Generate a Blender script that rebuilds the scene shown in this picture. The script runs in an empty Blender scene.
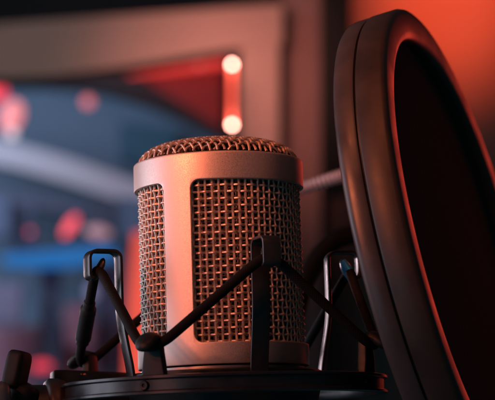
import bpy, bmesh, math, random
from mathutils import Vector, Matrix
random.seed(4)
PI = math.pi
MM = 0.001
sc = bpy.context.scene
COL = sc.collection

# ------------------------------------------------------------------ camera, world, lamps, exposure
F_PX, W_PX, CX, CY = 1923.5, 495.0, 247.5, 200.0
PITCH, YAW, ROLL = .142844, .014925, -.031188
CAM = Vector((0, -562.0, -27.84)) * MM
_f = Vector((math.sin(YAW) * math.cos(PITCH), math.cos(YAW) * math.cos(PITCH), math.sin(PITCH)))
_r = Vector((math.cos(YAW), -math.sin(YAW), 0))
_u = _r.cross(_f)
RGT = _r * math.cos(ROLL) + _u * math.sin(ROLL)
UPV = _u * math.cos(ROLL) - _r * math.sin(ROLL)
cam = bpy.data.cameras.new('camera')
camo = bpy.data.objects.new('camera', cam)
COL.objects.link(camo)
M = Matrix((RGT, UPV, -_f)).transposed().to_4x4()
M.translation = CAM
camo.matrix_world = M
cam.sensor_width = 36
cam.lens = F_PX / W_PX * 36
cam.clip_start = .01
cam.clip_end = 60
cam.dof.use_dof = True
cam.dof.focus_distance = .545
cam.dof.aperture_fstop = cam.lens / 7.0
sc.camera = camo

w = bpy.data.worlds.new('World')
sc.world = w
w.use_nodes = True
w.node_tree.nodes['Background'].inputs[0].default_value = (.10, .24, .28, 1)
w.node_tree.nodes['Background'].inputs[1].default_value = .13
sc.view_settings.view_transform = 'Standard'
sc.view_settings.look = 'None'
sc.view_settings.exposure = 0
sc.view_settings.gamma = 1


def lamp(name, loc, aim, energy, color, size, size_y=None, kind='AREA', spread=PI, **kw):
    l = bpy.data.lights.new(name, kind)
    l.energy = energy
    l.color = color
    if kind == 'AREA':
        l.shape = 'RECTANGLE' if size_y else 'DISK'
        l.size = size
        if size_y:
            l.size_y = size_y
        l.spread = spread
    else:
        l.shadow_soft_size = size
    for k, v in kw.items():
        setattr(l, k, v)
    o = bpy.data.objects.new(name, l)
    COL.objects.link(o)
    o.location = Vector(loc) * MM
    d = (Vector(aim) - Vector(loc))
    o.rotation_euler = d.to_track_quat('-Z', 'Y').to_euler()
    return o


lamp('orange_key_lamp', (-395, -385, 285), (2, 0, 76), 15, (1, .215, .088), .05, kind='SPOT', spot_size=math.radians(20), spot_blend=1.0)
lamp('low_orange_lamp', (-400, -420, 140), (0, 0, 20), .6, (1, .22, .11), .035)
lamp('cool_left_lamp', (-450, 70, 60), (0, 0, 35), .50, (.84, .84, 1.0), .34, .40, spread=2.0)
lamp('added_blue_fill', (-260, -330, -90), (0, 0, 10), .13, (.10, .60, .85), .22)  # added light, tints the right tongue and lower black parts blue
lamp('orange_rim_spot', (-90, -230, 400), (58, -6, 92), 3.6, (1, .20, .07), .06, kind='SPOT', spot_size=math.radians(17), spot_blend=1.0)
lamp('lilac_back_lamp', (-230, 480, 60), (30, 0, 30), .30, (.95, .72, .80), .12)
lamp('orange_top_lamp', (10, -230, 400), (10, 0, 50), .18, (1, .24, .09), .10)
lamp('red_right_lamp', (277, 470, 130), (75, 20, 40), .42, (1, .07, .04), .22)


# ------------------------------------------------------------------ helpers
def ray(px, py):
    return (RGT * ((px - CX) / F_PX) - UPV * ((py - CY) / F_PX) + _f)


def at(px, py, y):
    """the point (mm) seen at photo pixel px, py that lies at world depth y (mm)"""
    d = ray(px, py)
    c = CAM / MM
    return c + d * ((y - c.y) / d.y)


def pol(deg, r, z):
    a = math.radians(deg)
    return Vector((r * math.sin(a), -r * math.cos(a), z))


def finish(name, bm, mat, parent=None, smooth=True, angle=38, bevel=0, segs=2, bangle=40):
    bmesh.ops.recalc_face_normals(bm, faces=bm.faces)
    me = bpy.data.meshes.new(name)
    bmesh.ops.scale(bm, vec=(MM, MM, MM), verts=bm.verts)
    bm.to_mesh(me)
    bm.free()
    if bevel:
        tmp = bpy.data.objects.new('tmp', me)
        COL.objects.link(tmp)
        m = tmp.modifiers.new('b', 'BEVEL')
        m.width = bevel * MM
        m.segments = segs
        m.limit_method = 'ANGLE'
        m.angle_limit = math.radians(bangle)
        dg = bpy.context.evaluated_depsgraph_get()
        me2 = bpy.data.meshes.new_from_object(tmp.evaluated_get(dg))
        bpy.data.objects.remove(tmp)
        bpy.data.meshes.remove(me)
        me = me2
        me.name = name
    if smooth:
        b = bmesh.new()
        b.from_mesh(me)
        for f in b.faces:
            f.smooth = True
        for e in b.edges:
            if len(e.link_faces) == 2 and e.calc_face_angle(0) > math.radians(angle):
                e.smooth = False
        b.to_mesh(me)
        b.free()
    me.materials.clear()
    me.materials.append(mat)
    o = bpy.data.objects.new(name, me)
    COL.objects.link(o)
    if parent:
        o.parent = parent
        o.matrix_parent_inverse = parent.matrix_world.inverted()
    return o


def thing(name, label, cat, loc=(0, 0, 0), group=None):
    o = bpy.data.objects.new(name, None)
    COL.objects.link(o)
    o.location = Vector(loc) * MM
    o.matrix_world = Matrix.Translation(Vector(loc) * MM)
    o.empty_display_size = .01
    return tag(o, label, cat, group)


def tag(o, label, cat, group=None):
    o['label'] = label
    o['category'] = cat
    if group:
        o['group'] = group
    return o


def lathe(bm, prof, n=128, axis=None, close=False, cap=False):
    """prof: (r, z) list; axis: matrix"""
    rings = []
    for r, z in prof:
        if r < 1e-6:
            v = bm.verts.new((0, 0, z))
            rings.append([v] * n)
        else:
            rings.append([bm.verts.new((r * math.cos(2 * PI * k / n), r * math.sin(2 * PI * k / n), z)) for k in range(n)])
    seq = list(range(len(rings) - 1))
    vs = set()
    for i in range(len(rings) - (0 if close else 1)):
        A, B = rings[i], rings[(i + 1) % len(rings)]
        for k in range(n):
            q = [A[k], A[(k + 1) % n], B[(k + 1) % n], B[k]]
            u = []
            for v in q:
                if v not in u:
                    u.append(v)
            if len(u) > 2:
                bm.faces.new(u)
    for R_ in rings:
        vs.update(R_)
    if axis is not None:
        bmesh.ops.transform(bm, matrix=axis, verts=list(vs))


def tube(bm, pts, rad, n=8, closed=False, caps=True, uvscale=None, flat=None):
    """round tube along pts; rad number or list; writes uv (along, around) when uvscale"""
    pts = [Vector(p) for p in pts]
    N = len(pts)
    rads = rad if isinstance(rad, (list, tuple)) else [rad] * N
    tang = []
    for i in range(N):
        if closed:
            t = pts[(i + 1) % N] - pts[i - 1]
        else:
            t = pts[min(i + 1, N - 1)] - pts[max(i - 1, 0)]
        tang.append(t.normalized())
    ref = Vector((0, 0, 1)) if abs(tang[0].z) < .9 else Vector((1, 0, 0))
    nrm = (ref - tang[0] * ref.dot(tang[0])).normalized()
    rings = []
    frames = []
    for i in range(N):
        if i:
            q = tang[i - 1].rotation_difference(tang[i])
            nrm = q @ nrm
            nrm = (nrm - tang[i] * nrm.dot(tang[i])).normalized()
        b = tang[i].cross(nrm)
        rings.append([bm.verts.new(pts[i] + (nrm * math.cos(2 * PI * k / n) + b * math.sin(2 * PI * k / n)) * rads[i]) for k in range(n)])
    uv = bm.loops.layers.uv.verify() if uvscale else None
    s = 0
    for i in range(N if closed else N - 1):
        A, B = rings[i], rings[(i + 1) % N]
        ds = (pts[(i + 1) % N] - pts[i]).length
        for k in range(n):
            f = bm.faces.new([A[k], A[(k + 1) % n], B[(k + 1) % n], B[k]])
            if uv:
                for l, (a_, b_) in zip(f.loops, ((s, k), (s, k + 1), (s + ds, k + 1), (s + ds, k))):
                    l[uv].uv = (a_ * uvscale, b_ / n)
        s += ds
    if not closed and caps:
        bm.faces.new(rings[0][::-1])
        bm.faces.new(rings[-1])


def spline(pts, per=10, closed=False):
    """Catmull-Rom through pts"""
    P = [Vector(p) for p in pts]
    out = []
    N = len(P)
    for i in range(N if closed else N - 1):
        g = lambda k: P[k % N] if closed else P[min(max(k, 0), N - 1)]
        a, b, c, d = g(i - 1), g(i), g(i + 1), g(i + 2)
        for j in range(per):
            t = j / per
            out.append(.5 * ((2 * b) + (c - a) * t + (2 * a - 5 * b + 4 * c - d) * t * t + (3 * b - a - 3 * c + d) * t ** 3))
    if not closed:
        out.append(P[-1])
    return out


def strap(bm, path, wdir, width, thick):
    """flat strap: path in a plane, wdir = width direction; rectangular section"""
    path = [Vector(p) for p in path]
    N = len(path)
    W = wdir.normalized()
    rings = []
    for i in range(N):
        t = (path[min(i + 1, N - 1)] - path[max(i - 1, 0)]).normalized()
        nn = t.cross(W).normalized()
        wd = width[i] if isinstance(width, list) else width
        rings.append([bm.verts.new(path[i] + W * (sx * wd / 2) + nn * (sy * thick / 2)) for sx, sy in ((-1, -1), (1, -1), (1, 1), (-1, 1))])
    for A, B in zip(rings, rings[1:]):
        for k in range(4):
            bm.faces.new([A[k], A[(k + 1) % 4], B[(k + 1) % 4], B[k]])
    bm.faces.new(rings[0][::-1])
    bm.faces.new(rings[-1])


def prism(bm, poly, off):
    """polygon (list of points) extruded by the vector off"""
    off = Vector(off)
    A = [bm.verts.new(Vector(p)) for p in poly]
    B = [bm.verts.new(Vector(p) + off) for p in poly]
    bm.faces.new(A)
    bm.faces.new(B[::-1])
    n = len(poly)
    for k in range(n):
        bm.faces.new([A[k], A[(k + 1) % n], B[(k + 1) % n], B[k]])


def blob(bm, c, dims, rot=None, seg=16, p=2.0):
    """superellipsoid"""
    m = Matrix.Translation(Vector(c)) @ (rot.to_4x4() if rot else Matrix())
    r = bmesh.ops.create_uvsphere(bm, u_segments=seg * 2, v_segments=seg, radius=1)
    for v in r['verts']:
        x, y, z = v.co
        k = (abs(x) ** p + abs(y) ** p + abs(z) ** p) ** (-1 / p)
        v.co = m @ Vector((x * k * dims[0], y * k * dims[1], z * k * dims[2]))


# ------------------------------------------------------------------ materials
def mat(name, color, rough=.5, metal=0, spec=.5, bump=None, mottle=None, emit=None, coat=0, sheen=0):
    m = bpy.data.materials.new(name)
    m.use_nodes = True
    nt = m.node_tree
    b = nt.nodes['Principled BSDF']
    b.inputs['Base Color'].default_value = (*color, 1)
    b.inputs['Roughness'].default_value = rough
    b.inputs['Metallic'].default_value = metal
    b.inputs['Specular IOR Level'].default_value = spec
    b.inputs['Coat Weight'].default_value = coat
    b.inputs['Sheen Weight'].default_value = sheen
    tc = nt.nodes.new('ShaderNodeTexCoord')
    if mottle:
        sc_, amt = mottle
        n = nt.nodes.new('ShaderNodeTexNoise')
        n.inputs['Scale'].default_value = sc_
        n.inputs['Detail'].default_value = 6
        nt.links.new(tc.outputs['Object'], n.inputs['Vector'])
        r = nt.nodes.new('ShaderNodeMapRange')
        r.inputs[1].default_value = .3
        r.inputs[2].default_value = .7
        r.inputs[3].default_value = 1 - amt
        r.inputs[4].default_value = 1 + amt
        nt.links.new(n.outputs[0], r.inputs[0])
        mx = nt.nodes.new('ShaderNodeVectorMath')
        mx.operation = 'SCALE'
        mx.inputs[0].default_value = color
        nt.links.new(r.outputs[0], mx.inputs['Scale'])
        nt.links.new(mx.outputs[0], b.inputs['Base Color'])
        r2 = nt.nodes.new('ShaderNodeMapRange')
        r2.inputs[1].default_value = .3
        r2.inputs[2].default_value = .7
        r2.inputs[3].default_value = max(.05, rough - .08)
        r2.inputs[4].default_value = min(1, rough + .08)
        nt.links.new(n.outputs[0], r2.inputs[0])
        nt.links.new(r2.outputs[0], b.inputs['Roughness'])
    if bump:
        sc_, st, dist = bump
        n = nt.nodes.new('ShaderNodeTexNoise')
        n.inputs['Scale'].default_value = sc_
        n.inputs['Detail'].default_value = 4
        nt.links.new(tc.outputs['Object'], n.inputs['Vector'])
        bp = nt.nodes.new('ShaderNodeBump')
        bp.inputs['Strength'].default_value = st
        bp.inputs['Distance'].default_value = dist
        nt.links.new(n.outputs[0], bp.inputs['Height'])
        nt.links.new(bp.outputs[0], b.inputs['Normal'])
    if emit:
        b.inputs['Emission Color'].default_value = (*emit[0], 1)
        b.inputs['Emission Strength'].default_value = emit[1]
    return m


def braid_mat():
    m = mat('braided_elastic', (.004, .0045, .0055), .75, 0, .16)
    nt = m.node_tree
    b = nt.nodes['Principled BSDF']
    uvn = nt.nodes.new('ShaderNodeUVMap')
    hs = []
    for sgn in (1, -1):
        mp = nt.nodes.new('ShaderNodeMapping')
        nt.links.new(uvn.outputs[0], mp.inputs[0])
        mp.inputs['Scale'].default_value = (1, sgn * 10.0, 1)
        wv = nt.nodes.new('ShaderNodeSeparateXYZ')
        nt.links.new(mp.outputs[0], wv.inputs[0])
        ad = nt.nodes.new('ShaderNodeMath')
        ad.operation = 'ADD'
        nt.links.new(wv.outputs[0], ad.inputs[0])
        nt.links.new(wv.outputs[1], ad.inputs[1])
        ml = nt.nodes.new('ShaderNodeMath')
        ml.operation = 'MULTIPLY'
        ml.inputs[1].default_value = 2 * PI
        nt.links.new(ad.outputs[0], ml.inputs[0])
        sn = nt.nodes.new('ShaderNodeMath')
        sn.operation = 'SINE'
        nt.links.new(ml.outputs[0], sn.inputs[0])
        hs.append(sn)
    mx = nt.nodes.new('ShaderNodeMath')
    mx.operation = 'MAXIMUM'
    nt.links.new(hs[0].outputs[0], mx.inputs[0])
    nt.links.new(hs[1].outputs[0], mx.inputs[1])
    bp = nt.nodes.new('ShaderNodeBump')
    bp.inputs['Strength'].default_value = .35
    bp.inputs['Distance'].default_value = .0001
    nt.links.new(mx.outputs[0], bp.inputs['Height'])
    nt.links.new(bp.outputs[0], b.inputs['Normal'])
    return m


SHELL = mat('blasted_champagne_metal', (.62, .53, .49), .52, .85, .5, bump=(5200, .3, .00008), mottle=(2600, .03))
WIRE = mat('grille_wire', (.57, .455, .385), .46, .74, .5, mottle=(500, .16))
WIRE_IN = mat('inner_grille_wire', (.42, .33, .27), .6, .5)
LINER = mat('acoustic_liner', (.045, .034, .028), .95, 0, .1, bump=(2500, .6, .0002))
BLACK = mat('black_plastic', (.007, .009, .010), .5, 0, .28, bump=(2600, .25, .00006), mottle=(300, .15))
SATIN = mat('satin_black_metal', (.012, .013, .016), .33, 0, .5, bump=(1800, .12, .00005), mottle=(160, .2))
STRAP = mat('glossy_black_strap', (.016, .015, .017), .3, 0, .6, mottle=(260, .2))


def dust(m, scale=1300, lo=.70, col=(.22, .2, .19)):
    """sparse pale dust specks mixed over the base colour"""
    nt = m.node_tree
    b = nt.nodes['Principled BSDF']
    src = b.inputs['Base Color'].links[0].from_socket if b.inputs['Base Color'].links else None
    tc = nt.nodes.new('ShaderNodeTexCoord')
    n = nt.nodes.new('ShaderNodeTexNoise')
    n.inputs['Scale'].default_value = scale
    n.inputs['Detail'].default_value = 2
    nt.links.new(tc.outputs['Object'], n.inputs['Vector'])
    r = nt.nodes.new('ShaderNodeMapRange')
    r.inputs[1].default_value = lo
    r.inputs[2].default_value = lo + .04
    nt.links.new(n.outputs[0], r.inputs[0])
    mx = nt.nodes.new('ShaderNodeMix')
    mx.data_type = 'RGBA'
    nt.links.new(r.outputs[0], mx.inputs[0])
    if src:
        nt.links.new(src, mx.inputs[6])
    else:
        mx.inputs[6].default_value = b.inputs['Base Color'].default_value
    mx.inputs[7].default_value = (*col, 1)
    nt.links.new(mx.outputs[2], b.inputs['Base Color'])


for m_ in (BLACK, SATIN):
    dust(m_, 1500, .755, (.08, .075, .07))
BRAID = braid_mat()
BLUE = mat('tongue_blue_reflection', (.05, .45, 1.0), .22)  # blue reflection on the right hook's tongue, painted as base colour
RUBBER = mat('dark_rubber', (.006, .007, .008), .6, 0, .22, bump=(1500, .3, .0001))
RIM = mat('pop_filter_rim_plastic', (.026, .019, .016), .46, 0, .42, bump=(2200, .35, .00006), mottle=(90, .18))
RIM_GREY = mat('pop_filter_rim_grey', (.045, .043, .048), .38, 0, .5, bump=(2200, .3, .00005), mottle=(110, .15))
dust(RIM, 1300, .745, (.07, .06, .055))
dust(RIM_GREY, 1300, .745, (.12, .11, .11))
NECK = mat('gooseneck_steel', (.50, .50, .56), .5, .4)


def fabric_mat():
    m = mat('pop_filter_nylon', (.006, .019, .022), .95, 0, .02)
    nt = m.node_tree
    b = nt.nodes['Principled BSDF']
    tc = nt.nodes.new('ShaderNodeTexCoord')
    v = nt.nodes.new('ShaderNodeTexVoronoi')
    v.inputs['Scale'].default_value = 900
    nt.links.new(tc.outputs['Object'], v.inputs['Vector'])
    n = nt.nodes.new('ShaderNodeTexNoise')
    n.inputs['Scale'].default_value = 60
    nt.links.new(tc.outputs['Object'], n.inputs['Vector'])
    a = nt.nodes.new('ShaderNodeMath')
    a.operation = 'MULTIPLY_ADD'
    a.inputs[1].default_value = 1.5
    nt.links.new(n.outputs[0], a.inputs[0])
    nt.links.new(v.outputs['Distance'], a.inputs[2])
    bp = nt.nodes.new('ShaderNodeBump')
    bp.inputs['Strength'].default_value = .25
    bp.inputs['Distance'].default_value = .0002
    nt.links.new(a.outputs[0], bp.inputs['Height'])
    nt.links.new(bp.outputs[0], b.inputs['Normal'])
    return m


FABRIC = fabric_mat()

# ------------------------------------------------------------------ background: the room far behind the microphone
BY = 1600.0      # depth of the framed opening


def flat_board(bm, pix, y, depth=30):
    prism(bm, [at(px, py, y) for px, py in pix], (0, depth, 0))


def struct(name, bm, m):
    o = finish(name, bm, m, smooth=False)
    o['kind'] = 'structure'
    return o


WALL_DARK = mat('dark_wall_paint', (.035, .028, .028), .9, mottle=(3, .2))
WALL_RED = mat('plain_wall_paint', (.17, .115, .105), .9, mottle=(4, .1))
bm = bmesh.new()
prism(bm, [(-3500, 4200, -1500), (3500, 4200, -1500), (3500, 4200, 2600), (-3500, 4200, 2600)], (0, 80, 0))
struct('back_wall', bm, WALL_DARK)

# wall on the right, washed by a red spot
bm = bmesh.new()
flat_board(bm, [(343, -160), (700, -160), (700, 520), (343, 520)], 1900, 60)
struct('side_wall', bm, WALL_RED)
s = at(445, -4, 1900)
lamp('red_wall_spot', (s.x + 30, 1150, s.z + 480), (s.x, 1900, s.z), 165, (1, .115, .042), .05, kind='SPOT',
     spot_size=math.radians(16), spot_blend=.7)

# blue-grey room seen through the opening
BACK_BLUE = mat('blue_grey_partition', (.17, .26, .38), .8, mottle=(2.2, .25))
bm = bmesh.new()
flat_board(bm, [(-60, 60), (262, 60), (262, 460), (-60, 460)], 3300, 40)
struct('far_partition_wall', bm, BACK_BLUE)
lamp('added_red_fill', tuple(at(212, 100, 2600)), tuple(at(195, 92, 2880)), .05, (1, .10, .06), .05, spread=1.8)  # added red light to strengthen the glow on the triangular panel
lamp('far_room_lamp', (-700, 2500, 700), (-300, 3300, 250), 4.2, (.72, .80, 1), .5)

# framed opening
WOODF = mat('painted_timber_frame', (.29, .225, .21), .6, mottle=(9, .15), bump=(40, .2, .002))
fr = thing('window_frame', 'wide timber frame of the blurred opening behind the microphone', 'window frame', at(260, 400, BY))
bm = bmesh.new()
flat_board(bm, [(-60, 28), (282, 4), (282, 44), (222, 50), (126, 66), (50, 76), (-60, 80)], BY, 50)
finish('head_board', bm, WOODF, fr, smooth=False)
bm = bmesh.new()
flat_board(bm, [(241, 49), (279, 44), (279, 470), (241, 470)], BY, 50)
finish('jamb_board', bm, WOODF, fr, smooth=False)
bm = bmesh.new()
flat_board(bm, [(283, -40), (320, -40), (320, 470), (283, 470)], BY + 60, 40)
finish('outer_casing', bm, mat('mauve_casing_paint', (.20, .13, .13), .7, mottle=(9, .15)), fr, smooth=False)
lamp('frame_warm_lamp', (-40, 1150, 420), tuple(at(235, 70, BY)), .23, (1, .34, .25), .10, spread=.85)
lamp('frame_fill_lamp', (-350, 1000, 500), tuple(at(60, 50, BY)), 0.14, (1, .75, .68), .15, spread=1.2)

# dark column right of the frame
bm = bmesh.new()
flat_board(bm, [(322, -60), (352, -60), (350, 190), (322, 196)], BY - 60, 40)
tag(finish('hanging_curtain', bm, mat('black_drape', (.010, .012, .013), .95), smooth=False),
    'black drape hanging right of the timber frame, left of the red wall', 'curtain')
bm = bmesh.new()
flat_board(bm, [(312, 200), (360, 188), (360, 430), (322, 430), (322, 300), (312, 300)], 1700, 40)
tag(finish('wooden_cabinet', bm, mat('brown_cabinet', (.035, .022, .021), .8), smooth=False),
    'dull brown cabinet side blurred beyond the gooseneck and the round screen', 'cabinet')


def band(name, pix, y, m, rad=None, depth=60, n=14):
    """band between two pixel curves: pix list of (px, top, bottom)"""
    bm = bmesh.new()
    top = spline([at(a, b, y) for a, b, c in pix], 6)
    bot = spline([at(a, c, y) for a, b, c in pix], 6)
    prism(bm, top + bot[::-1], (0, depth, 0))
    return finish(name, bm, m, smooth=False)


tag(band('arched_beam', [(-60, 72, 84), (0, 74, 84), (50, 74, 84), (110, 72, 92), (170, 66, 112), (245, 60, 150)], 2900,
         mat('dark_beam', (.030, .022, .024), .8)), 'dark arched beam curving under the timber head board', 'beam')
tag(band('curved_rail', [(-60, 132, 158), (0, 140, 165), (50, 152, 178), (100, 168, 194), (160, 190, 214)], 3000,
         mat('pale_rail_paint', (.50, .50, .58), .6)), 'pale lilac curved rail sweeping down behind the microphone', 'rail')
tag(band('lower_rail', [(-60, 184, 196), (0, 190, 202), (60, 200, 212), (120, 214, 224), (160, 226, 234)], 3010,
         mat('navy_rail_paint', (.07, .09, .16), .6)), 'dark navy rail running below the pale curved rail', 'rail')


def glow(name, color, k):
    return mat(name, tuple(c * .3 for c in color), .5, emit=(color, k))


def bulb(name, px, py, y, rpx, m, label, cat='lamp', group=None, squash=1, tilt=0):
    bm = bmesh.new()
    d = (at(px, py, y) - CAM / MM).length
    r = rpx * d / F_PX
    blob(bm, (0, 0, 0), (r, r, r * squash), Matrix.Rotation(math.radians(tilt), 3, 'Y'))
    o = finish(name, bm, m)
    o.location = at(px, py, y) * MM
    return tag(o, label, cat, group)


# rope of red light along the opening with two bright bulbs
RED_TUBE = glow('red_tube_glow', (1, .11, .065), 1.7)
rp = thing('red_light_tube', 'upright red glowing tube with a bright bulb at each end, above the microphone', 'lamp', at(232, 130, 1500))
bm = bmesh.new()
tube(bm, [at(232, 66, 1500), at(232, 126, 1500)], 2.6, 12)
finish('light_tube', bm, RED_TUBE, rp)
nt = RED_TUBE.node_tree
tc = nt.nodes.new('ShaderNodeTexCoord')
sp = nt.nodes.new('ShaderNodeSeparateXYZ')
nt.links.new(tc.outputs['Generated'], sp.inputs[0])
rm = nt.nodes.new('ShaderNodeValToRGB')
for e_, (p_, v_) in zip((rm.color_ramp.elements[0], rm.color_ramp.elements[1]), ((0, 1.0), (1, .9))):
    e_.position = p_
    e_.color = (v_, v_, v_, 1)
for p_, v_ in ((.3, .28), (.55, .22), (.8, .35)):
    e_ = rm.color_ramp.elements.new(p_)
    e_.color = (v_, v_, v_, 1)
nt.links.new(sp.outputs[2], rm.inputs[0])
ml = nt.nodes.new('ShaderNodeMath')
ml.operation = 'MULTIPLY'
ml.inputs[1].default_value = 6.5
nt.links.new(rm.outputs[0], ml.inputs[0])
nt.links.new(ml.outputs[0], nt.nodes['Principled BSDF'].inputs['Emission Strength'])
for py in (64.5, 125):
    bm = bmesh.new()
    blob(bm, at(232, py, 1495), (2.4, 2.4, 2.4))
    finish('light_bulb', bm, glow('bulb_glow', (1, .40, .31), 34), rp)
bm = bmesh.new()
tube(bm, [at(128, 72, 2860), at(176, 68, 2860), at(226, 62, 2860)], 9, 10)
tag(finish('red_light_strip', bm, glow('strip_glow', (1, .06, .05), .8)), 'dim red light strip running level under the timber head board', 'light strip')
bm = bmesh.new()
flat_board(bm, [(140, 76), (222, 66), (222, 128)], 2880, 10)  # red glow beside the tube, put into this panel's shape and colour
tag(finish('red_glow_panel', bm, mat('painted_red_glow', (.34, .03, .025), .7), smooth=False),
    'triangular panel painted as the red glow below the red light strip', 'panel')

PINK = glow('pink_lamp_glow', (1, .30, .30), 1.6)
bulb('pink_lamp', 12, 116, 2700, 11, glow('large_lamp_glow', (1, .30, .32), .95), 'largest pink lamp, at the left edge above the pale curved rail', squash=1.5, tilt=20)
bulb('red_lamp', -2, 92, 2705, 9, glow('red_lamp_glow', (1, .05, .08), 1.1), 'red lamp at the very left edge just above the large pink lamp')
bulb('pink_lamp', 88, 102, 2700, 6, glow('faint_lamp_glow', (1, .22, .24), .8), 'faint small pink lamp between the dark beam and the pale curved rail')
bulb('pink_lamp', 70, 226, 2700, 5, glow('spot_lamp_glow', (1, .10, .14), 1.3), 'reddish pink lamp just above the blue light bar', squash=2.6, tilt=35)
bulb('pale_lamp', 98, 232, 2760, 6, glow('pale_lamp_glow', (.9, .5, .6), .4), 'pale pinkish lamp right of the reddish lamp over the blue bar', squash=2.2, tilt=-80)
bulb('red_lamp', 42, 366, 2700, 10, glow('low_lamp_glow', (1, .05, .09), .9), 'low red lamp behind the thumb lever of the mount', squash=.5)

bm = bmesh.new()
flat_board(bm, [(2, 254), (40, 251), (70, 247), (114, 245), (114, 258), (70, 266), (30, 267), (2, 264)], 2800, 30)
tag(finish('blue_light_bar', bm, glow('blue_bar_glow', (.004, .14, .42), .8), smooth=False), 'bright blue light bar lying nearly level left of the microphone', 'light bar')
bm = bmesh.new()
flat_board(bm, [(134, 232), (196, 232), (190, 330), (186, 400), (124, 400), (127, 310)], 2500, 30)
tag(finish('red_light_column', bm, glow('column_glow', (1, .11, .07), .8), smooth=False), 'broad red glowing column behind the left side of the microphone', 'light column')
bm = bmesh.new()
flat_board(bm, [(14, 205), (34, 205), (32, 250), (14, 250)], 2850, 30)
flat_board(bm, [(40, 268), (60, 268), (60, 420), (38, 420)], 2850, 30)
tag(finish('dark_post', bm, mat('navy_post', (.07, .10, .17), .8), smooth=False), 'dark blue upright post above and below the blue light bar', 'post')
bm = bmesh.new()
flat_board(bm, [(-60, 328), (135, 322), (135, 440), (-60, 440)], 2890, 30)
tag(finish('purple_bench', bm, mat('plum_bench', (.34, .17, .24), .8), smooth=False), 'plum coloured low bench under the blue light bar', 'bench')

bulb('red_lamp', 138, 71, 2700, 4, glow('ember_lamp_glow', (1, .10, .10), 1.0), 'small red lamp under the head board, farther left of the two there', squash=.6)
bulb('red_lamp', 200, 65, 2700, 4, glow('ember_lamp_glow_near', (1, .12, .10), 1.1), 'small red lamp under the head board, nearer to the upright red tube', squash=.6)
bulb('pink_lamp', 30, 232, 2760, 3, glow('tiny_lamp_glow', (1, .12, .2), .7), 'tiny magenta lamp left of the reddish lamp over the blue bar')
bulb('pale_lamp', 92, 292, 2700, 6, glow('lilac_lamp_glow', (.45, .45, .8), .35), 'pale lilac lamp hanging under the blue light bar', squash=1.4)
bulb('white_lamp', 12, 134, 2690, 5, glow('white_lamp_glow', (.8, .7, .8), 1.0), 'small whitish lamp just under the large pink lamp')
for nm, lab, cat_, pix, y_, col_ in (
        ('storage_box', 'slate blue box at the far left just under the pale curved rail', 'box', [(-20, 196), (10, 198), (10, 236), (-20, 236)], 2820, (.10, .14, .24)),
        ('storage_box', 'plum box standing low between the two dark posts', 'box', [(64, 306), (90, 303), (92, 345), (66, 346)], 2800, (.30, .15, .22)),
        ('picture_board', 'muted teal board hanging high behind the faint small pink lamp', 'board', [(120, 122), (176, 130), (176, 172), (120, 160)], 3250, (.06, .17, .26)),
        ('storage_box', 'grey violet box at the left edge, low behind the thumb lever', 'box', [(-20, 285), (22, 283), (20, 322), (-20, 322)], 2790, (.22, .22, .34)),
        ('picture_board', 'dim blue board right of the slate locker, beside the microphone', 'board', [(118, 196), (150, 200), (150, 238), (118, 238)], 2870, (.10, .17, .28))):
    bm = bmesh.new()
    flat_board(bm, pix, y_, 40)
    tag(finish(nm, bm, mat(nm + '_paint', col_, .8), smooth=False), lab, cat_)
bm = bmesh.new()
flat_board(bm, [(88, 205), (112, 200), (112, 246), (88, 247)], 2860, 30)
tag(finish('dark_locker', bm, mat('slate_locker', (.06, .08, .13), .8), smooth=False), 'slate locker standing right of the reddish lamp above the blue bar', 'locker')
bm = bmesh.new()
flat_board(bm, [(96, 268), (120, 266), (122, 420), (98, 420)], 2845, 30)
tag(finish('dark_post', bm, mat('navy_post_paint', (.06, .07, .14), .8), smooth=False), 'dark post below the blue bar, just left of the red glowing column', 'post')

# ------------------------------------------------------------------ microphone
mic = thing('microphone', 'champagne metal studio microphone with woven wire grille held in the shock mount', 'microphone', (0, 0, -62))
RO, RI = 25.0, 23.95
Z0, Z1, ZB, ZT = 9.8, 55.9, 3.6, 63.9
rc = 2.6
wins = [(-18.8, 140.8), (161.2, 320.8)]
cols = []
for a, b in wins:
    da = math.degrees(rc / RO)
    for k in range(9):
        t = k / 8 * PI / 2
        cols.append((a + da * (1 - math.cos(t)), rc * (1 - math.sin(t)), k < 8 or True))
    m_ = int((b - a - 2 * da) / 1.5)
    for k in range(1, m_):
        cols.append((a + da + (b - a - 2 * da) * k / m_, 0, True))
    for k in range(9):
        t = (1 - k / 8) * PI / 2
        cols.append((b - da * (1 - math.cos(t)), rc * (1 - math.sin(t)), k < 8))
    nx = wins[1][0] if a < 0 else wins[0][0] + 360
    cols.append((b + 1.0, rc, False))
    for k in range(1, 14):
        cols.append((b + (nx - b) * k / 14, rc, False))
    cols.append((nx - 1.0, rc, False))
bm = bmesh.new()


def rows(ins, off):
    def rr(c):
        d = c[1]
        if not ins:
            P = [(24.55, ZB), (24.9, ZB + .12), (RO, ZB + .45), (RO, Z0 - .5), (RO, Z0 + d), (RO, Z1 - d), (RO, Z1 + .5), (RO, ZT - .75), (24.93, ZT - .35), (24.75, ZT - .1), (24.45, ZT)]
        else:
            P = [(RI, ZB), (RI, ZB + .2), (RI, ZB + .5), (RI, Z0 - .5), (RI, Z0 + d), (RI, Z1 - d), (RI, Z1 + .5), (RI, ZT - .8), (RI, ZT - .5), (RI, ZT - .2), (RI, ZT)]
        return P
    return rr


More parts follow.
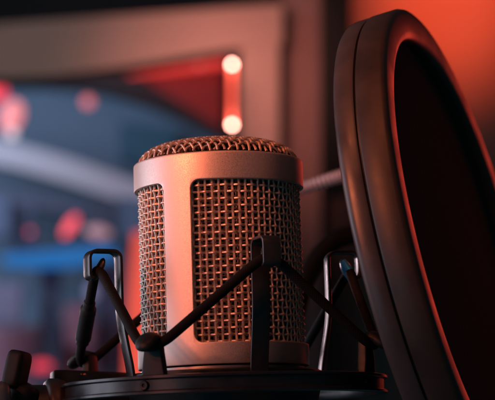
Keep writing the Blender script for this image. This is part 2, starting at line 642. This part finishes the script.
G = []
for c in cols:
    o_ = [bm.verts.new(pol(c[0], r, z)) for r, z in rows(False, 0)(c)]
    i_ = [bm.verts.new(pol(c[0], r, z)) for r, z in rows(True, 0)(c)]
    G.append((o_, i_))
n = len(cols)
for k in range(n):
    A, B = G[k], G[(k + 1) % n]
    hole = cols[k][2]
    for j in range(10):
        if j == 4 and hole:
            continue
        bm.faces.new([A[0][j], B[0][j], B[0][j + 1], A[0][j + 1]])
        bm.faces.new([A[1][j], A[1][j + 1], B[1][j + 1], B[1][j]])
    bm.faces.new([A[0][0], A[1][0], B[1][0], B[0][0]])
    bm.faces.new([A[0][10], B[0][10], B[1][10], A[1][10]])
    if hole:
        bm.faces.new([A[0][4], B[0][4], B[1][4], A[1][4]])
        bm.faces.new([A[0][5], A[1][5], B[1][5], B[0][5]])
    if hole != cols[k - 1][2]:
        bm.faces.new([A[0][4], A[0][5], A[1][5], A[1][4]])
finish('shell', bm, SHELL, mic, bevel=.22, segs=3, bangle=55)


def weave_cyl(name, R, nv, z0, z1, pitch, rv, rh, av, ah, m, sides=6, sub=4, wav=1):
    bm = bmesh.new()
    nr = int((z1 - z0) / pitch)
    for i in range(nv):
        deg = 360 * i / nv + random.uniform(-.10, .10)
        pts = []
        for j in range(nr * sub + 1):
            z = z0 + pitch * j / sub
            s = math.cos(PI * (j / sub)) * (1 if i % 2 else -1)
            pts.append(pol(deg, R + av * s, z))
        tube(bm, pts, rv, sides, caps=False)
    for j in range(1, nr):
        zz = z0 + pitch * j + random.uniform(-.05, .05)
        pts = []
        for i in range(nv * sub):
            s = math.cos(PI * (i / sub)) * (1 if j % 2 else -1)
            pts.append(pol(360 * i / (nv * sub), R + ah * s, zz))
        tube(bm, pts, rh, sides, closed=True)
    return finish(name, bm, m, mic)


weave_cyl('mesh_grille', 23.28, 76, 8.0, 58.2, 1.93, .39, .36, .16, .46, WIRE, sub=6)
weave_cyl('inner_mesh', 21.9, 110, 8.0, 58.2, 1.2, .26, .24, .2, .2, WIRE_IN, sides=4, sub=3)

DH, DR, DN = 7.6, 23.2, 2.7


def dome(x, y, off=0):
    r = math.hypot(x, y)
    def h(r):
        q = min(.9985, r / DR)
        return ZT - 1.3 + DH * (1 - q ** DN) ** (1 / DN)
    z = h(r)
    dr = (h(min(r + .05, DR)) - h(max(r - .05, 0))) / .1
    L = math.hypot(1, dr)
    if r > 1e-6:
        nx, ny, nz = -dr * x / r / L, -dr * y / r / L, 1 / L
    else:
        nx, ny, nz = 0, 0, 1
    return Vector((x + nx * off, y + ny * off, z + nz * off))


bm = bmesh.new()
P = 1.8
K = int(DR / P)
rot = math.radians(28)
cr_, sr_ = math.cos(rot), math.sin(rot)
for fam in (0, 1):
    for k in range(-K, K + 1):
        c0 = k * P
        hl = math.sqrt(max(0, (DR - .15) ** 2 - c0 * c0))
        if hl < 1.5:
            continue
        # step along the wire in equal arc so that it follows the steep rim
        N_ = max(8, int(hl * 2 / P * 5))
        pts = []
        for j in range(N_ + 1):
            t = hl * math.sin((j / N_ - .5) * PI)
            s = math.cos(PI * t / P) * (1 if (k % 2 == 0) else -1) * (1 if fam == 0 else -1)
            x, y = (t, c0) if fam == 0 else (c0, t)
            pts.append(dome(x * cr_ - y * sr_, x * sr_ + y * cr_, .33 * s))
        tube(bm, pts, .37, 7, caps=False)
finish('dome_grille', bm, WIRE, mic)
bm = bmesh.new()
pr = [(0, ZT - 1.3 + DH - 1.5)] + [(r, dome(r, 0).z - 1.5) for r in (4, 8, 12, 15, 18, 20, 21)] + [(21.6, ZT - 3), (20.6, ZT - 4), (20.6, 5)]
lathe(bm, pr, 64)
finish('foam_liner', bm, LINER, mic)
bm = bmesh.new()
lathe(bm, [(0, 3.2), (24.3, 3.2), (24.4, 2.9), (24.4, 1.0), (23.6, .4), (20.5, -14), (18.2, -38), (17.8, -60), (17, -62), (0, -62)], 96)
finish('lower_body', bm, mat('base_band_metal', (.30, .29, .30), .42, .85, .5, bump=(2600, .3, .0001)), mic)

# ------------------------------------------------------------------ shock mount
mount = thing('shock_mount', 'black spider shock mount with strap hooks and elastic cord around the microphone', 'shock mount', (0, 0, -20))
bm = bmesh.new()
lathe(bm, [(44.3, .1), (47.0, .1), (47.35, -.1), (47.35, -.75), (47.0, -1.0), (46.35, -1.15), (46.3, -3.9), (46.9, -4.1), (47.3, -4.35), (47.3, -4.95),
           (46.9, -5.2), (44.3, -5.2), (44.0, -4.9), (44.0, -.2)], 200, close=True)
finish('outer_ring', bm, SATIN, mount, angle=50)
# screws of the ring, one under each post
POSTS = [-24.4, 62.0, 154.0, -117.0]
HOOKS = [19.8, 100.0, 198.0, -66.5]
for p in POSTS:
    bm = bmesh.new()
    c = pol(p - 3.2, 46.2, -2.6)
    q = pol(p - 3.2, 1, 0).to_track_quat('Z', 'Y').to_matrix().to_4x4()
    lathe(bm, [(0, .45), (.5, .45), (.55, .9), (1.15, .95), (1.35, .6), (1.35, 0)], 24, Matrix.Translation(c) @ q)
    finish('screw', bm, BLACK, mount)
# inner cradle that grips the microphone
bm = bmesh.new()
lathe(bm, [(24.7, 1.6), (26.2, 2.1), (27.9, 2.3), (28.7, 1.9), (28.9, 1.2), (28.9, -1.2), (28.2, -2.2), (26.6, -9), (24.2, -14), (22.8, -14), (24.6, -6), (24.7, -2)], 160, close=True)
finish('inner_cradle', bm, BLACK, mount)


def post(bm, deg):
    a = math.radians(deg)
    rad = pol(deg, 1, 0)
    tan = Vector((math.cos(a), math.sin(a), 0))
    prof = [(-.6, 3.55, 1.2), (0, 3.5, 1.2), (3, 3.1, 1.4), (6.2, 2.7, 1.3), (8.2, 2.55, 1.3), (9.6, 2.3, 1.2), (10.6, 1.6, .9)]
    rings = []
    for z, hw, ht in prof:
        c = rad * 45.3 + Vector((0, 0, z))
        rings.append([bm.verts.new(c + tan * (sx * hw) + rad * (sy * ht)) for sx, sy in ((-1, -1), (1, -1), (1, 1), (-1, 1))])
    for A, B in zip(rings, rings[1:]):
        for k in range(4):
            bm.faces.new([A[k], A[(k + 1) % 4], B[(k + 1) % 4], B[k]])
    bm.faces.new(rings[0][::-1])
    bm.faces.new(rings[-1])


for p in POSTS:
    bm = bmesh.new()
    post(bm, p)
    po = finish('post', bm, BLACK, mount, bevel=.45, segs=3, bangle=35)
    # horn: flat rounded tongue pointing outward and a little down
    bm = bmesh.new()
    a = math.radians(p)
    rad = pol(p, 1, 0)
    tan = Vector((math.cos(a), math.sin(a), 0))
    tube(bm, spline([rad * 44.5 + Vector((0, 0, 9.4)), rad * 47.5 + Vector((0, 0, 9.9)), rad * 50.0 + Vector((0, 0, 8.6)), rad * 52.3 + Vector((0, 0, 6.6))], 5),
         [1.5, 1.55, 1.6, 1.65, 1.7, 1.75, 1.8, 1.8, 1.8, 1.8, 1.75, 1.7, 1.6, 1.4, 1.1, .6], 16)
    for v in bm.verts:   # flatten: wider across than thick
        d = (v.co - rad * 48).dot(tan)
        v.co += tan * d * .75
    ho = finish('horn', bm, BLACK, po)

for h in HOOKS:
    a = math.radians(h)
    tan = Vector((math.cos(a), math.sin(a), 0))
    P2 = [(28.9, -1.5), (28.95, 1.5), (29.4, 5), (30.4, 10), (31.4, 15.5), (31.9, 20), (32.0, 25), (32.0, 33.6)]
    rcn = 2.3
    base = spline([Vector((r, 0, z)) for r, z in P2], 5)
    rs, zt = 41.4, 37.3
    for k in range(1, 8):
        t = k / 7 * PI / 2
        base.append(Vector((32.0 + rcn - rcn * math.cos(t), 0, zt - rcn + rcn * math.sin(t))))
    for k in range(0, 8):
        t = k / 7 * PI / 2
        base.append(Vector((rs - rcn + rcn * math.sin(t), 0, zt - rcn + rcn * math.cos(t))))
    base += [Vector((rs, 0, 33)), Vector((rs, 0, 30.6))]
    for k in range(1, 6):
        t = k / 5 * PI * .55
        base.append(Vector((rs - 1.2 + 1.2 * math.cos(t), 0, 30.6 - 1.2 * math.sin(t))))
    path = [pol(h, v.x, v.z) for v in base]
    wd = [5.6] * len(path)
    bm = bmesh.new()
    strap(bm, path, tan, 5.3, .85)
    hk = finish('hook', bm, STRAP, mount, bevel=.18, segs=2, bangle=60)
    # tongue that keeps the cord in the hook
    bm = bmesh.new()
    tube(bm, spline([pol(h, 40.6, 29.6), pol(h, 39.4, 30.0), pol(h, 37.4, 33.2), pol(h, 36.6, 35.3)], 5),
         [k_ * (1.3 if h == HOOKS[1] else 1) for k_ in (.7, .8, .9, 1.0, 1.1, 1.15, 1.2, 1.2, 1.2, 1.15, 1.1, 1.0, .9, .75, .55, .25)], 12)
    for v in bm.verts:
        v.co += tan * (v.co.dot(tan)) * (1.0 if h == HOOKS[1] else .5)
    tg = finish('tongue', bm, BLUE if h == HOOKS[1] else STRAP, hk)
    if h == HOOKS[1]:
        tg['label'] = 'tongue inside the right hook with a blue reflection painted on'

# one elastic cord zigzagging hook - post - hook
order = []
seq = [(HOOKS[0], 'h'), (POSTS[1], 'p'), (HOOKS[1], 'h'), (POSTS[2], 'p'), (HOOKS[2], 'h'), (360 + POSTS[3], 'p'), (360 + HOOKS[3], 'h'), (360 + POSTS[0], 'p')]
for d, k in seq:
    if k == 'h':
        order += [pol(d - 5.0, 38.4, 30.4), pol(d, 38.7, 31.9), pol(d + 5.0, 38.4, 30.4)]
    else:
        order += [pol(d - 5.2, 46.6, 9.2), pol(d, 48.0, 7.3), pol(d + 5.2, 46.6, 9.2)]
pts = []
N = len(order)
for i in range(N):
    a, b = order[i], order[(i + 1) % N]
    L = (b - a).length
    if L > 12:
        m_ = 24
        pts += [a.lerp(b, t / m_) for t in range(m_)]
    else:
        pts += spline([order[i - 1].lerp(a, .9) if (order[i - 1] - a).length > 12 else a + (a - b) * 0, a, b, b], 4)[4:8]
sm = pts[:]
for _ in range(3):
    sm = [(sm[i - 1] + sm[i] * 2 + sm[(i + 1) % len(sm)]) / 4 for i in range(len(sm))]
bm = bmesh.new()
tube(bm, sm, 1.42, 14, closed=True, uvscale=1.25)
finish('elastic_cord', bm, BRAID, mount)
# sleeve joining the two ends of the cord
A = pol(HOOKS[3] - 5, 38.4, 30.4)
B = pol(POSTS[3] + 5.2, 46.6, 9.2)
bm = bmesh.new()
pp, rr = [], []
for k in range(41):
    t = .30 + .52 * k / 40
    pp.append(A.lerp(B, t))
    e = 1.75 if t < .38 else 2.35
    if t > .76:
        e = 2.0
    if .45 < t < .70 and k % 2:
        e -= .16
    if k in (0, 40):
        e = 1.5
    rr.append(e)
tube(bm, pp, rr, 20)
finish('cord_sleeve', bm, RUBBER, mount, angle=60)

# bracket, joint and thumb lever on the left of the ring
bm = bmesh.new()
prism(bm, [(-52, 14, -12), (-34, 36, -12), (-31, 34, -12), (-29, 30, -12), (-46, 6, -12), (-50, 4, -12)], (0, 0, 17.0))
br = finish('bracket', bm, BLACK, mount, bevel=.8, segs=3)
bm = bmesh.new()
for k, wv in enumerate((.35, .8, .6)):
    blob(bm, at(75.5 + k * 4.6, 374.2, 11) + Vector((0, 0, 0)), (wv * .8, .25, .28), seg=6)
finish('printed_mark', bm, mat('worn_orange_print', (.5, .22, .1), .5), br)
bm = bmesh.new()
q = Matrix.Translation((-51, 2, -8)) @ Vector((-.95, -.25, 0)).to_track_quat('Z', 'Y').to_matrix().to_4x4()
lathe(bm, [(0, -5), (8.5, -5), (9.8, -4), (10.4, -2), (10.4, .4), (9.4, 1.4), (8.6, 1.6), (8.6, 9), (7.8, 10), (0, 10)], 64, q)
finish('swivel_joint', bm, mat('brown_black_plastic', (.025, .014, .011), .45, bump=(2000, .2, .00006)), mount, angle=50)
bm = bmesh.new()
tube(bm, spline([(-58, 2, -6), (-62, 0, -4), (-68, -3, -8), (-76, -5, -16), (-84, -5, -30)], 6), [6.5] * 25, 24)
finish('arm', bm, BLACK, mount)
bm = bmesh.new()
c = at(17, 370, -8)
rot_ = Matrix.Rotation(math.radians(13), 3, 'Y') @ Matrix.Rotation(math.radians(-24), 3, 'Z')
blob(bm, c, (2.7, 3.6, 5.6), rot_, seg=20, p=5.5)
blob(bm, c + Vector((1.5, 1, -7)), (4.2, 4.2, 3.0), rot_, seg=14, p=3)
finish('thumb_lever', bm, RUBBER, mount)
bm = bmesh.new()
blob(bm, at(1, 400, -14), (2.8, 4, 5.2), None, seg=16, p=3)
finish('clamp_nut', bm, mat('slate_plastic', (.06, .075, .085), .5), mount)

# ------------------------------------------------------------------ pop filter
C0 = Vector((77.1, 20.2, 37.3))
TH, PH = .353, .189
nv = Vector((math.cos(TH) * math.cos(PH), -math.sin(TH) * math.cos(PH), math.sin(PH)))
AX = Matrix.Translation(C0) @ nv.to_track_quat('Z', 'Y').to_matrix().to_4x4()
pf = thing('pop_filter', 'large round black pop filter tilted at the right of the microphone', 'pop filter', tuple(C0 - Vector((0, 0, 78))))
bm = bmesh.new()
lathe(bm, [(77.8, -8.8), (78.1, -8.4), (78.1, -1.6), (77.7, -.7), (76.9, -.15), (75.6, 0), (70.6, -.1), (69.2, -.4), (68.5, -1.1), (68.2, -2.2), (68.2, -5), (69, -8.8)], 256, AX, close=True)
finish('front_rim', bm, RIM, pf, angle=45)
bm = bmesh.new()
lathe(bm, [(76.2, -9.6), (76.0, -8.7), (72, -8.7), (69, -10), (68.4, -14.6), (69, -15.6), (70, -16.2), (75.2, -16.2), (76.8, -15.8), (77.6, -14.9), (77.9, -13.6), (77.9, -10.4), (77.5, -9.7)], 256, AX, close=True)
finish('back_rim', bm, RIM_GREY, pf, angle=45)
bm = bmesh.new()
lathe(bm, [(0, -3.2), (30, -3.3), (55, -3.6), (69.2, -4.2), (69.2, -4.8), (55, -4.2), (30, -3.9), (0, -3.8)], 128, AX)
finish('front_screen', bm, FABRIC, pf)
bm = bmesh.new()
lathe(bm, [(0, -13.6), (69.2, -13.2), (69.2, -13.7), (0, -14.1)], 96, AX)
finish('back_screen', bm, FABRIC, pf)
# gooseneck: ribbed flexible arm from the far rim, passing behind the microphone
gp = spline([(90, 93, 34), (84, 92, 46), (70, 92, 70), at(366, 170, 102), at(342, 175.5, 108), at(300, 189.5, 112), at(276, 202, 110), (2, 106, 40), (-2, 104, 10), (-2, 100, -40), (-2, 96, -120)], 40)
gr = [2.35 + .32 * math.cos(i * PI / 2) for i in range(len(gp))]
bm = bmesh.new()
tube(bm, gp, gr, 16)
finish('gooseneck', bm, NECK, pf)
bm = bmesh.new()
blob(bm, (92, 95, 32), (6, 7, 8), None, 14, 4)
finish('rim_clamp', bm, BLACK, pf)

# black cable arching behind the mount
bm = bmesh.new()
tube(bm, spline([at(292, 330, 150), at(304, 285, 150), at(322, 252, 150), at(346, 236, 150), at(385, 236, 150), at(420, 300, 150), at(430, 420, 150)], 10), 3.6, 14)
tag(finish('cable', bm, mat('matte_cable_jacket', (.006, .006, .006), .8, 0, .05)), 'thick black cable arching behind the shock mount and pop filter', 'cable')
